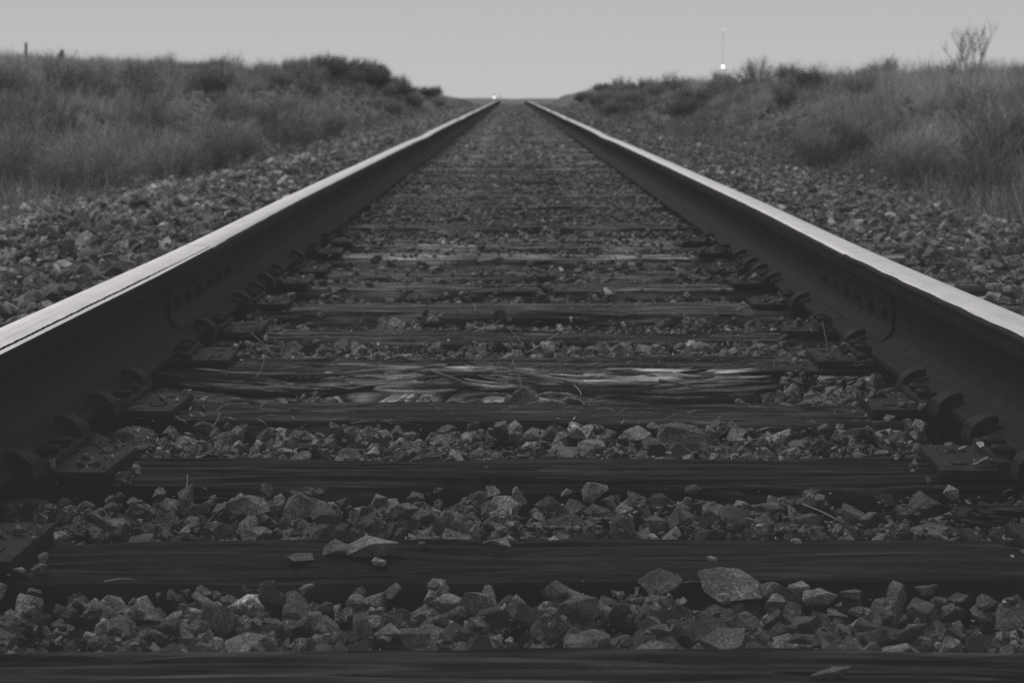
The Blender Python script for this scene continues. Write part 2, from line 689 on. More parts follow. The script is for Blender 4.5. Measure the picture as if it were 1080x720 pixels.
def sliver(x0, x1, t, zc, wid, thk, seed, bend=0.0):
    n = max(8, int((x1 - x0) / .012))
    x = np.linspace(x0, x1, n)
    u = np.linspace(0, 1, n)
    ka, kb = (6, 40) if seed % 2 else (40, 9)
    prof = np.clip(np.minimum(u * ka, (1 - u) * kb), 0, 1) ** .6 * (1 if seed % 3 else 1) 
    yc = flow(x, t) + bend * (u - .5) ** 2
    z = zc + (vnoise(x * 16, x * 0 + seed, 40) - .5) * .010 + (np.abs(u - .5) * 2) ** 3 * .006
    a = wid * prof * (.7 + .6 * vnoise(x * 40, x * 0 + seed, 44)) / 2 + .0004
    b = thk * prof * (.7 + .6 * vnoise(x * 33, x * 0 + seed, 48)) + .0004
    V = np.stack([np.stack([x, yc - a, z - b * .3], -1), np.stack([x, yc - a * .3, z + b * .5], -1), np.stack([x, yc + a * .6, z + b * .35], -1),
                  np.stack([x, yc + a, z - b * .2], -1), np.stack([x, yc, z - b], -1)], 1)
    k = 5
    idx = np.arange(n * k).reshape(n, k)
    p, q = idx[:-1], idx[1:]
    F = np.stack([p, q, np.roll(q, -1, 1), np.roll(p, -1, 1)], -1).reshape(-1, 4)
    return V.reshape(-1, 3), [F, idx[0][None], idx[-1][::-1][None]]


rs = random.Random(5)
inv = rotten.matrix_basis.inverted()
xx = np.linspace(-.76, .46, 1100)
tt_ = np.linspace(0, 1, 150)
Xf, Tf = np.meshgrid(xx, tt_, indexing='ij')
wv = .34 * np.exp(-((Xf + .30) / .13) ** 2) - .22 * np.exp(-((Xf + .08) / .12) ** 2) + (fbm(Xf * 3.0, Tf * 1.2, 81, 3) - .5) * .55
c1 = 1 - np.abs(2 * vnoise((Tf + wv) * 9, Xf * 1.6, 83) - 1)
c2 = 1 - np.abs(2 * vnoise((Tf + wv) * 24, Xf * 3.2, 86) - 1)
c3 = vnoise((Tf + wv * 1.1) * 60, Xf * 7, 89)
brk = sstep(.52, .60, vnoise((Tf + wv) * 5, Xf * 3.1, 91))          # layers that have broken away
body = -.222 + .030 * sstep(0, .22, Tf) - .016 * sstep(.88, 1, Tf)
endf = sstep(-.76, -.62, Xf) * (1 - sstep(.40 + .05 * c1, .45, Xf + .02 * c3))
Zf = body + .011 * (c1 - .5) + .007 * (c2 - .5) + .005 * (c3 - .5) - .012 * brk + .008 * np.sin(Xf * 8 + 2.2) * np.exp(-((Xf + .2) / .25) ** 2) - .05 * (1 - endf)
Yf = 3.475 + Tf * .275 + (fbm(Xf * 5, Tf * 0, 93, 3) - .5) * .05 * (1 - Tf)
tone_f = (.22 + 1.05 * np.exp(-((Xf + .10) / .38) ** 2) + .2 * (Xf > -.4)) * (.25 + 1.0 * c2) * (.45 + .8 * c1) * (.5 + 1.0 * c3) * (1 - .55 * brk) * (.65 + .7 * vnoise((Tf + wv) * 14, Xf * 2.3, 95))
idx = np.arange(Xf.size).reshape(Xf.shape)
F = np.stack([idx[:-1, :-1], idx[1:, :-1], idx[1:, 1:], idx[:-1, 1:]], -1).reshape(-1, 4)
o = link('splintered_edge', mesh_np('splintered_edge', np.stack([Xf, Yf, Zf], -1).reshape(-1, 3), F, M['fibre'], tone=tone_f.ravel()))
o.parent = rotten
o.matrix_parent_inverse = inv
o['label'] = 'pale frayed wood fibres along the front edge'
for q in range(46):
    big_ = q < 22
    L = rs.uniform(.22, .75) if big_ else rs.uniform(.07, .34)
    xc = rs.uniform(-.64, .44) if q % 3 == 0 else rs.uniform(-.38, .42)
    t = (q % 15) / 15 + rs.uniform(0, .06)
    x0, x1 = max(-.74, xc - L / 2), min(.47, xc + L / 2)
    if x1 - x0 < .05:
        continue
    zc = -.192 + .006 * t + rs.uniform(-.004, .004)
    V, Fs = sliver(x0, x1, t, zc, rs.uniform(.004, .009) if big_ else rs.uniform(.002, .005), rs.uniform(.003, .007) if big_ else rs.uniform(.002, .004), q, rs.uniform(-.05, .05))
    # the fibres wave up and down, and torn ends stand free
    xr = V[:, 0]
    V[:, 2] += .011 * np.sin(xr * 8 + 2.2 + t * .8) * np.exp(-((xr + .22) / .30) ** 2) + .0015 * np.sin(xr * 17 + t * 5)
    tilt = rs.uniform(-.05, .05) if q % 4 else rs.uniform(-.12, .12)
    V[:, 2] += np.abs(tilt) * np.clip((xr - (x0 + x1) / 2) * np.sign(tilt), 0, .15)
    xm = (x0 + x1) / 2
    me = mesh_np('splinter', V, Fs, M['splinter'])
    o = link('splinter', me)
    o.parent = rotten
    o.matrix_parent_inverse = inv
    o['tone'] = float(np.clip((.4 + 1.5 * math.exp(-((xm - .03) / .36) ** 2) - .2 * (xm < -.42)) * rs.choice((.15, .4, .6, .9, 1.1)), .06, 1.5))
# a torn beam of the same wood at the far right of the second gap
for q in range(6):
    V, Fs = sliver(0, rs.uniform(.12, .3), rs.random(), 0, rs.uniform(.01, .02), .008, 200 + q)
    V[:, 1] -= V[:, 1].mean()
    me = mesh_np('wood_sliver', V, Fs, M['splinter'])
    px_, py_ = rs.uniform(975, 1050), rs.uniform(524, 550)
    x_, y_ = on_z(px_, py_, -.20)
    o = link('wood_sliver', me, loc=(x_, y_, -.222 + .003 * q), rot=(rs.uniform(-.1, .1), rs.uniform(-.12, .12), rs.uniform(-.5, .1)))
    o['tone'] = .07
    tag(o, 'dark torn wood sliver beside the right rail, in the stone gap past the second tie', 'wood sliver', 'torn slivers beside the right rail')

# ------------------------------------------------------------------ tie plates, spikes, anchors


def plate_bm():
    bm = bmesh.new()
    box(bm, -.178, .178, -.098, .098, -.010, .004, .003)
    box(bm, -.100, -.082, -.097, .097, .003, .016, .003)
    box(bm, .082, .100, -.097, .097, .003, .016, .003)
    for (x, y) in ((-.145, .045), (-.145, -.05), (.145, .05)):
        box(bm, x - .011, x + .011, y - .011, y + .011, .0035, .0062, .001)
    return bm


def spike_bm():
    bm = bmesh.new()
    box(bm, -.008, .008, -.008, .008, -.04, .010, .001)
    bmesh.ops.create_uvsphere(bm, u_segments=12, v_segments=8, radius=1, matrix=Matrix.Translation((.007, 0, .0105)) @ Matrix.Rotation(R(10), 4, 'Y') @ Matrix.Diagonal((.019, .014, .0065, 1)))
    return bm


def anchor_mesh():
    # a bent steel bar hooked over the rail foot, running under it
    pts = [(-.082, -.012, -.172), (-.088, -.010, -.150), (-.074, -.006, -.134), (-.052, 0, -.134)]
    V, F = [], []
    path = [(-.050, -.137), (-.070, -.140), (-.086, -.150), (-.090, -.166), (-.084, -.182), (-.06, -.188), (.06, -.188), (.084, -.182), (.088, -.166), (.078, -.155)]
    w = [.016, .020, .024, .026, .026, .02, .02, .024, .02, .012]
    th = .007
    n = len(path)
    P = np.array(path)
    T = np.gradient(P, axis=0)
    T /= np.linalg.norm(T, axis=1, keepdims=True)
    N = np.stack([-T[:, 1], T[:, 0]], -1)
    rows = []
    for i in range(n):
        a, b = P[i] + N[i] * th, P[i] - N[i] * th
        rows.append([(a[0], -w[i], a[1]), (a[0], w[i], a[1]), (b[0], w[i], b[1]), (b[0], -w[i], b[1])])
    V = np.array(rows).reshape(-1, 3)
    idx = np.arange(n * 4).reshape(n, 4)
    p, q = idx[:-1], idx[1:]
    F = np.stack([p, np.roll(p, -1, 1), np.roll(q, -1, 1), q], -1).reshape(-1, 4)
    me = mesh_np('rail_anchor', V, [F, idx[0][::-1][None], idx[-1][None]], M['plate'])
    bm = bmesh.new()
    bm.from_mesh(me)
    bmesh.ops.recalc_face_normals(bm, faces=bm.faces)
    bmesh.ops.bevel(bm, geom=list(bm.edges), offset=.002, segments=2, affect='EDGES')
    bm.to_mesh(me)
    bm.free()
    return me


ORD = ['first', 'second', 'third', 'fourth', 'fifth', 'sixth', 'seventh', 'eighth', 'ninth', 'tenth', 'eleventh', 'twelfth']
me_plate, me_spike, me_anchor = bm_mesh('tie_plate', plate_bm(), M['plate'], ang=40), bm_mesh('spike', spike_bm(), M['plate'], ang=45), anchor_mesh()
plate0 = link('tie_plate', None)
link('plate', me_plate, plate0)
for (x, y, rz) in ((-.088, .030, 0), (-.088, -.035, 0), (.088, 0, 180)):
    link('spike', me_spike, plate0, loc=(x, y, .012), rot=(0, 0, R(rz)))
for i in range(0, 12):
    yc = TIE_FAR[i] - TW / 2
    for side, sn in ((-1, 'left'), (1, 'right')):
        # local -x of the plate looks to the middle of the track on the right side
        first = (i == 0 and side == -1)
        o = plate0 if first else copy_tree(plate0)
        o.location = (side * .7555, yc + random.uniform(-.01, .01), tie_z[i] + .013)
        o.rotation_euler = (0, 0, (0 if side > 0 else math.pi) + random.uniform(-.05, .05))
        tag(o, f'rusty tie plate and spikes under the {sn} rail on the {ORD[i]} tie', 'tie plate', 'tie plates under the rails')
        if i < 9:
            for s2, fn in ((-1, 'near'), (1, 'far')):
                if (i * 3 + side + s2) % 5 in (0, 2) and i != 3:
                    continue
                a = link('rail_anchor', me_anchor, loc=(side * .7555, yc + s2 * (TW / 2 + .03) + random.uniform(-.005, .012), float(track_z(yc, side))),
                         rot=(0, 0, (0 if side > 0 else math.pi) + random.uniform(-.12, .12)))
                tag(a, f'rusty clip hooked over the {sn} rail foot at the {fn} face of the {ORD[i]} tie', 'rail anchor', 'rail anchors')

# ------------------------------------------------------------------ stones


def rock_shape(seed, npts, detail):
    r = random.Random(seed)
    bm = bmesh.new()
    for _ in range(npts):
        v = Vector((r.gauss(0, 1), r.gauss(0, 1), r.gauss(0, 1))).normalized()
        p = v * r.uniform(.82, 1.05)
        # squarish stones: push towards a box
        m_ = max(abs(p.x), abs(p.y), abs(p.z))
        p = p.lerp(p / m_ * .85, r.uniform(0, .55))
        bm.verts.new(p)
    g = bmesh.ops.convex_hull(bm, input=bm.verts)
    bmesh.ops.delete(bm, geom=list({e for e in g['geom_interior'] if isinstance(e, bmesh.types.BMVert)}), context='VERTS')
    bmesh.ops.dissolve_limit(bm, angle_limit=R(20), verts=bm.verts, edges=bm.edges)
    ax = [1, r.uniform(.62, .95), r.uniform(.42, .75)]
    for v in bm.verts:
        v.co = Vector((v.co.x * ax[0], v.co.y * ax[1], v.co.z * ax[2]))
    if detail >= 1:
        bmesh.ops.bevel(bm, geom=list(bm.edges), offset=.022, segments=1, affect='EDGES', clamp_overlap=True)
    bmesh.ops.triangulate(bm, faces=bm.faces)
    if detail >= 2:
        for _ in range(2):
            es = [e for e in bm.edges if e.calc_length() > .17]
            bmesh.ops.subdivide_edges(bm, edges=es, cuts=1)
            bmesh.ops.triangulate(bm, faces=bm.faces)
        from mathutils import noise as mn
        bm.normal_update()
        off = Vector((seed * 3.1, seed * 1.7, 0))
        mv = [(v, v.normal * ((mn.fractal(v.co * 1.6 + off, 1.0, 2.0, 4)) * .035 + (abs(mn.noise(v.co * 5 + off)) - .2) * .03)) for v in bm.verts]
        for v, d in mv:
            v.co += d
    bm.verts.ensure_lookup_table()
    V = np.array([v.co[:] for v in bm.verts])
    F = np.array([[v.index for v in f.verts] for f in bm.faces])
    bm.free()
    return V, F


HI = [rock_shape(s, 11 + s % 6, 2) for s in range(34)]
MD = [rock_shape(100 + s, 10 + s % 4, 1) for s in range(24)]
LO = [rock_shape(200 + s, 9, 0) for s in range(20)]
for v_, f_ in HI[:1]:
    print('hi faces', len(f_), 'md', len(MD[0][1]), 'lo', len(LO[0][1]))


def rotmats(n, tilt=1.0, r=rng):
    a = r.uniform(0, 2 * np.pi, n)
    b = r.normal(0, .45 * tilt, n)
    c = r.normal(0, .45 * tilt, n)
    ca, sa, cb, sb, cc, sc2 = np.cos(a), np.sin(a), np.cos(b), np.sin(b), np.cos(c), np.sin(c)
    Rz = np.zeros((n, 3, 3)); Rz[:, 0, 0] = ca; Rz[:, 0, 1] = -sa; Rz[:, 1, 0] = sa; Rz[:, 1, 1] = ca; Rz[:, 2, 2] = 1
    Rx = np.zeros((n, 3, 3)); Rx[:, 0, 0] = 1; Rx[:, 1, 1] = cb; Rx[:, 1, 2] = -sb; Rx[:, 2, 1] = sb; Rx[:, 2, 2] = cb
    Ry = np.zeros((n, 3, 3)); Ry[:, 1, 1] = 1; Ry[:, 0, 0] = cc; Ry[:, 0, 2] = sc2; Ry[:, 2, 0] = -sc2; Ry[:, 2, 2] = cc
    return Rz @ Rx @ Ry


def rock_field(P, S, T, lib, tilt=1.0):
    """P (n,3) centres, S (n,) half sizes, T tones -> V,F,tone"""
    n = len(P)
    which = rng.integers(0, len(lib), n)
    RM = rotmats(n, tilt)
    Vs, Fs, Ts, o = [], [], [], 0
    for k, (v, f) in enumerate(lib):
        sel = np.where(which == k)[0]
        if not len(sel):
            continue
        W = np.einsum('nij,vj->nvi', RM[sel], v) * S[sel, None, None] + P[sel][:, None]
        m_ = len(sel)
        Vs.append(W.reshape(-1, 3))
        Fs.append((f[None] + (np.arange(m_) * len(v))[:, None, None]).reshape(-1, 3) + o)
        Ts.append(np.repeat(T[sel], len(v)))
        o += m_ * len(v)
    return np.concatenate(Vs), np.concatenate(Fs), np.concatenate(Ts)


def tones(n, base, spread=.55, bright=.04):
    t = 1.25 * base * np.exp(rng.normal(0, spread, n))
    b = rng.random(n) < bright
    t[b] *= rng.uniform(1.8, 3.0, b.sum())
    return np.clip(t, .015, .5)


class Pile:
    def __init__(s, x0, x1, y0, y1, res, init):
        s.x0, s.y0, s.res = x0, y0, res
        s.nx, s.ny = int((x1 - x0) / res) + 1, int((y1 - y0) / res) + 1
        gxx, gyy = np.meshgrid(x0 + np.arange(s.nx) * res, y0 + np.arange(s.ny) * res, indexing='ij')
        s.h = init(gxx, gyy)

    def drop(s, x, y, r, hz, sink=.35):
        k = max(1, int(r * .75 / s.res))
        i, j = int((x - s.x0) / s.res), int((y - s.y0) / s.res)
        if i < k or j < k or i >= s.nx - k or j >= s.ny - k:
            return None
        w = s.h[i - k:i + k + 1, j - k:j + k + 1]
        base = .5 * w.mean() + .5 * np.partition(w.ravel(), int(w.size * .8))[int(w.size * .8)]
        zc = base + hz * (1 - sink)
        u = np.arange(-k, k + 1) * s.res
        rr = (u[:, None] ** 2 + u[None] ** 2) / (r * r)
        top = np.where(rr < .85, zc + hz * np.sqrt(np.clip(1 - rr, 0, 1)) * .9, -9)
        np.maximum(w, top, out=w)
        return zc


stuffV, stuffF, stuffT, so = [], [], [], 0


def add_stuff(V, F, T):
    global so
    stuffV.append(V)
    stuffF.append(F + so)
    stuffT.append(T)
    so += len(V)


# --- between the rails, near
ties_rng = [(yf - TW, yf, z) for yf, z in zip(TIE_FAR, tie_z)]


def init_mid(gx_, gy_):
    h = -.262 + (fbm(gx_ * 5, gy_ * 5, 50, 3) - .5) * .03
    for a, b, z in ties_rng:
        h = np.where((gy_ > a) & (gy_ < b), z, h)
    return h


pile = Pile(-.72, .72, 1.35, 15.2, .005, init_mid)
named = []          # (name, label, ...) individual stones


def on_tie(y, m_=0.0):
    for k, (a, b, z) in enumerate(ties_rng):
        if a - m_ < y < b + m_:
            return k
    return -1


def gap_of(y):
    for k in range(len(TIE_FAR) - 1):
        if y < TIE_FAR[k] + .15:
            return k
    return len(TIE_FAR)


def stone_obj(name, x, y, z, s, rot, tone, label, group=None, shape=None, flat=None):
    k = random.randrange(len(HI)) if shape is None else shape
    me = HI_ME[k]
    o = link(name, me, loc=(x, y, z), rot=rot, scale=(s * (flat[0] if flat else 1), s * (flat[1] if flat else 1), s * (flat[2] if flat else 1)))
    o['tone'] = tone
    tag(o, label, 'stone', group)
    return o


HI_ME = []
for V, F in HI:
    me = mesh_np('ballast_stone', V, F, M['stone'], smooth=True)
    me.set_sharp_from_angle(angle=R(14))
    HI_ME.append(me)

# heroes: px, py (centre of the stone), width px, height ratio, tone, where
HERO = [
    (780, 619, 70, .42, .13, 'broad flat-topped grey stone, the largest in the gap behind the nearest tie'),
    (226, 634, 38, 1.0, .12, 'upright pointed stone standing in the gap behind the nearest tie'),
    (166, 638, 52, .42, .15, 'flat pale stone left of the upright pointed one'),
    (118, 640, 44, .75, .09, 'dark angular stone left of the flat pale one'),
    (284, 628, 24, 1.1, .05, 'nearly black rounded stone leaning on the second tie'),
    (398, 634, 44, .5, .12, 'grey stone with a level top in the gap behind the nearest tie'),
    (432, 657, 46, .5, .08, 'low dark stone beside the streaked nearest tie'),
    (584, 625, 28, .7, .13, 'grey egg-shaped stone near the middle of the nearest gap'),
    (612, 636, 42, .65, .10, 'blocky grey stone next to the egg-shaped one'),
    (697, 620, 46, .62, .075, 'dark veined block left of the broad flat-topped stone'),
    (763, 631, 15, .8, .34, 'small round white stone in front of the broad flat-topped stone'),
    (866, 630, 36, .45, .20, 'pale wedge stone right of the broad flat-topped stone'),
    (700, 664, 30, .45, .11, 'small flat stone touching the nearest tie, right of centre'),
    (782, 657, 38, .55, .12, 'grey wedge at the foot of the gap, under the broad flat-topped stone'),
    (960, 661, 34, .6, .09, 'dark triangular stone near the right end of the nearest tie'),
    (345, 657, 14, .9, .26, 'tiny pale cube-like stone by the nearest tie, left of centre'),
    (270, 545, 44, .62, .13, 'grey rounded stone leaning on the far face of the tie with loose stones'),
    (262, 535, 46, .4, .15, 'pale flat stone lying on top of a rounded grey one'),
    (427, 541, 32, .6, .11, 'grey rounded stone in the second gap, left of centre'),
    (463, 546, 30, .9, .12, 'angular stone set on end in the second gap'),
    (492, 549, 32, .85, .10, 'square dark stone in the second gap near the middle'),
    (522, 552, 26, .5, .17, 'pale flat stone at the edge of the tie with loose stones'),
    (628, 521, 26, .8, .13, 'pale pointed stone at the back of the second gap'),
    (718, 537, 28, .95, .11, 'square grey stone standing in the second gap, right of centre'),
    (754, 539, 24, .6, .16, 'pale rounded stone right of the square standing one'),
    (852, 530, 30, .65, .11, 'grey rounded stone in the right half of the second gap'),
    (925, 529, 36, .75, .03, 'almost black round stone in the right half of the second gap'),
    (1004, 521, 16, 1.1, .34, 'small white shard near the right rail in the second gap'),
    (370, 458, 42, .6, .16, 'pale faceted stone in the third gap, left of centre'),
    (515, 463, 36, .55, .15, 'pale faceted stone in the third gap near the middle'),
    (720, 464, 54, .52, .10, 'broad dark stone in the third gap, right of centre'),
    (693, 470, 28, .5, .13, 'small grey stone left of the broad dark one'),
    (402, 463, 14, .7, .22, 'small pale stone right of the faceted one in the third gap'),
    (820, 396, 28, .6, .16, 'pale domed stone right of the splintered wood'),
    (556, 421, 30, .7, .13, 'grey stone with a pointed top on the clean tie in front of the splinters'),
    (590, 424, 18, .7, .06, 'small dark stone on the clean tie in front of the splinters'),
    (765, 386, 13, .8, .12, 'small grey stone on the rotten tie, right of centre'),
    (608, 377, 11, .7, .03, 'small black stone on the rotten tie near the middle'),
    (696, 372, 8, .9, .24, 'small pale round pebble on the rotten tie'),
]
ON_TIE = [
    (316, 590, 28, .40, .10, 1, 'flat dark stone lying alone on the second tie, left'),
    (354, 581, 32, .55, .09, 1, 'dark stone touching the pale block on the second tie'),
    (392, 582, 52, .50, .20, 1, 'largest pale block lying on the second tie'),
    (399, 594, 15, .6, .24, 1, 'tiny pale chip in front of the pale block on the second tie'),
    (525, 578, 28, .5, .15, 1, 'flat oval grey stone alone on the second tie near the middle'),
    (445, 574, 9, .6, .14, 1, 'small brownish pebble between the stones on the second tie'),
    (751, 590, 11, .5, .22, 1, 'small flat pebble near the front edge of the second tie'),
    (840, 571, 10, .5, .26, 1, 'small pale pebble at the rear edge of the second tie'),
    (150, 417, 18, .7, .035, 3, 'black wedge stone lying on the left tie plate'),
    (930, 412, 28, .5, .035, 3, 'black flat stone lying on the right tie plate'),
    (875, 708, 42, .28, .10, 0, 'flat grey flake lying on the nearest tie, right of centre'),
    (845, 662, 30, .4, .05, 0, 'dark flat stone at the rear edge of the nearest tie'),
]


def put_hero(px, py, wpx, ratio, tone, label, tie=None):
    zt = -.203 if tie is None else tie_z[tie]
    x, y = on_z(px, py + wpx * ratio * .5 * .8, zt)
    if tie is not None:
        y = min(y, TIE_FAR[tie] - .01)
    depth = y * math.cos(PITCH) + .54 * math.sin(PITCH)
    s = wpx / FPX * depth / 2 * 1.04
    hz = s * ratio
    k = random.randrange(len(HI))
    V = HI[k][0]
    ext = V.max(0) - V.min(0)
    sc_ = (2 * s / ext[0], 2 * s / ext[1] * random.uniform(.7, .9), 2 * hz / ext[2])
    y += s * .5
    if tie is None:
        g_ = next(k for k in range(len(TIE_FAR)) if TIE_FAR[k + 1] - TW / 2 > y)
        y = min(max(y, TIE_FAR[g_] + s * .75), TIE_FAR[g_ + 1] - TW - s * .8)
    z = zt + hz * .88
    i, j = int((x - pile.x0) / pile.res), int((y - pile.y0) / pile.res)
    kx = max(1, int(s * .8 / pile.res))
    inside = kx < i < pile.nx - kx and kx < j < pile.ny - kx
    if tie is None and inside:
        kk = on_tie(y, s * .6)
        w = pile.h[i - kx:i + kx + 1, j - kx // 2:j + kx // 2 + 1]
        z = float(np.percentile(w, 45)) + hz * .62
        if kk < 0:
            z = min(z, zt + hz * .8)
    o = link('stone', HI_ME[k], loc=(x, y, z), rot=(random.uniform(-.1, .1), random.uniform(-.12, .12), random.uniform(-.25, .25)), scale=sc_)
    o['tone'] = tone * (2.6 if tie is not None else 2.0)
    tag(o, label, 'stone')
    if inside:
        u = np.arange(-kx, kx + 1) * pile.res
        rr = (u[:, None] ** 2 + u[None] ** 2) / (s * s * .6)
        w = pile.h[i - kx:i + kx + 1, j - kx:j + kx + 1]
        np.maximum(w, np.where(rr < .8, z + hz * .8 * np.sqrt(np.clip(1 - rr, 0, 1)), -9), out=w)
    return x, y, s


hx = np.zeros((0, 3))

small_P, small_S, small_T = [], [], []
mid_list = []
r2 = np.random.default_rng(77)
# three passes: a bed, stones, chips
for layer, (dens, smin, smax) in enumerate(((1500, .009, .019), (950, .009, .028), (3400, .0022, .009))):
    if layer == 2:
        heroes = []
        for h in HERO:
            heroes.append(put_hero(*h))
        for h in ON_TIE:
            heroes.append(put_hero(*h[:5], h[6], h[5]))
        hx = np.array(heroes)
    for gap in range(0, 26):
        y0, y1 = TIE_FAR[gap], TIE_FAR[gap + 1] - TW
        if y1 > 15:
            break
        n = int(dens * (1.6 if layer == 1 and gap < 5 else 1) * 1.44 * (TIE_FAR[gap + 1] - TIE_FAR[gap]) * (1 if gap < 8 else .8))
        if layer == 2 and gap > 16:
            continue
        xs_ = r2.uniform(-.70, .70, n)
        cover = np.interp(gap, [0, 3, 5, 7, 9, 12, 25], [.0, .0, .02, .12, .35, .7, .9])
        for x in xs_:
            if layer == 1 and gap < 5 and r2.random() < .22:
                y = r2.uniform(y1 - .07, y1)
            elif r2.random() < cover:
                y = r2.uniform(y0, y1 + TW)
            else:
                y = r2.uniform(y0 - .005, y1 + .004)
            s = smin + (smax - smin) * r2.random() ** 1.8 * (1 if gap < 5 else .72)
            if layer == 1 and gap in (0, 1) and r2.random() < .3:
                s *= 1.2
            if layer < 2:
                if len(hx) and np.any((hx[:, 0] - x) ** 2 + (hx[:, 1] - y) ** 2 < (hx[:, 2] * .9 + s * .5) ** 2):
                    continue
            k_t = on_tie(y)
            if k_t > 6 and r2.random() < (.88 if k_t in EXPOSED else .30):
                continue
            if k_t < 0 and gap < 6:
                # keep the stone clear of the tie faces, and the pile at tie level
                y = min(max(y, y0 + s * .9 + .004), y1 - s * .9 - .004)
            if 3.44 < y < 3.78 and -.68 < x < .5:
                if layer < 2 or r2.random() < .8:
                    continue
            zc = pile.drop(x, y, s, s * .6, .45 if layer else .3)
            if zc is None:
                continue
            lim = -.201 if gap < 2 else (-.196 if gap < 6 else -.180)
            if zc + s * .45 > lim + .014 * r2.random():
                continue
            if layer == 2 and len(hx) and r2.random() < .9 and np.any((hx[:, 0] - x) ** 2 + (hx[:, 1] - y) ** 2 < (hx[:, 2] * .8) ** 2):
                continue
            if layer == 2 and k_t >= 0 and k_t < 9 and r2.random() < .96:
                continue
            mid_list.append((x, y, zc, s, layer, gap))
# grit and small stones spilled over the tie plates
for k in range(0, 12):
    for sd in (-1, 1):
        for q in range(34):
            s = .003 + .012 * r2.random() ** 3
            x, y = sd * r2.uniform(.545, .69), TIE_FAR[k] - TW * r2.uniform(.02, .98)
            mid_list.append((x, y, tie_z[k] + (.018 if abs(x) > .577 and abs(y - TIE_FAR[k] + TW / 2) < .098 else 0) + s * .4, s, 2, k))
mid = np.array(mid_list)
# the stones that show largest: top of the pile, near
appar = mid[:, 3] / mid[:, 1]
ii = ((mid[:, 0] - pile.x0) / pile.res).astype(int)
jj = ((mid[:, 1] - pile.y0) / pile.res).astype(int)
topness = (mid[:, 2] + mid[:, 3] * .35) - pile.h[ii, jj]
cand = np.where((topness > -.012) & (mid[:, 4] == 1) & (np.abs(mid[:, 0] - CAM_X) < .27 * mid[:, 1]) & (mid[:, 1] > 1.83))[0]
cand = cand[np.argsort(-appar[cand])][:232]
isobj = np.zeros(len(mid), bool)
isobj[cand] = True
GAPN = ['in the nearest gap between ties', 'in the second gap between ties', 'in the third gap between ties', 'in front of the rotten tie', 'behind the rotten tie']
for i in cand:
    x, y, z, s, _, gap = mid[i]
    gap = int(gap)
    t = float(tones(1, .062 if gap < 2 else .082, .5, .06)[0])  # two nearest gaps darker: light falloff at the frame bottom painted in
    kindw = 'pale' if t > .19 else ('dark' if t < .09 else 'mid-grey')
    zone = 'left' if x < -.12 * y * .6 else ('right' if x > .12 * y * .6 else 'middle')
    k = random.randrange(len(HI))
    o = link('ballast_stone', HI_ME[k], loc=(x, y, z), rot=(random.gauss(0, .28), random.gauss(0, .28), random.uniform(0, 6.28)), scale=(s * 1.12,) * 3)
    o['tone'] = t
    tag(o, f'{kindw} angular ballast stone packed among others {GAPN[min(gap, 4)]}, {zone} part', 'stone', 'ballast stones between the near ties')
rest = ~isobj
hi_sel = rest & (mid[:, 1] < 4.6) & (mid[:, 4] < 2)
md_sel = rest & (mid[:, 1] >= 4.6) & (mid[:, 4] < 2)
lo_sel = rest & (mid[:, 4] == 2)
mt = tones(len(mid), .085, .42, .035) * np.where(mid[:, 5] < 2, .82, 1.0)  # same painted dimming towards the frame bottom for the merged near stones
add_stuff(*rock_field(mid[hi_sel, :3], mid[hi_sel, 3] * 1.1, mt[hi_sel], HI))
add_stuff(*rock_field(mid[md_sel, :3], mid[md_sel, 3] * 1.1, mt[md_sel], MD))
add_stuff(*rock_field(mid[lo_sel, :3], mid[lo_sel, 3] * 1.1, mt[lo_sel], LO))
print('mid stones', len(mid), 'objects', len(cand))

# --- between the rails, far
n = 16000
y = 15 + (rng.random(n) ** 1.6) * 90
x = rng.uniform(-.69, .69, n)
fy_ = np.array(TIE_FAR)
kk_ = np.clip(np.searchsorted(fy_, y), 0, len(fy_) - 1)
on_t = (y > fy_[kk_] - TW) & (y < fy_[kk_])
kp = ~on_t | (rng.random(n) < .35)
x, y = x[kp], y[kp]
n = len(x)
z = -.205 + drop(y) + rng.normal(0, .008, n) - .02 * (np.abs(x) > .6)
add_stuff(*rock_field(np.stack([x, y, z], -1), rng.uniform(.014, .034, n) * (1 + y * .004), tones(n, .10), LO))

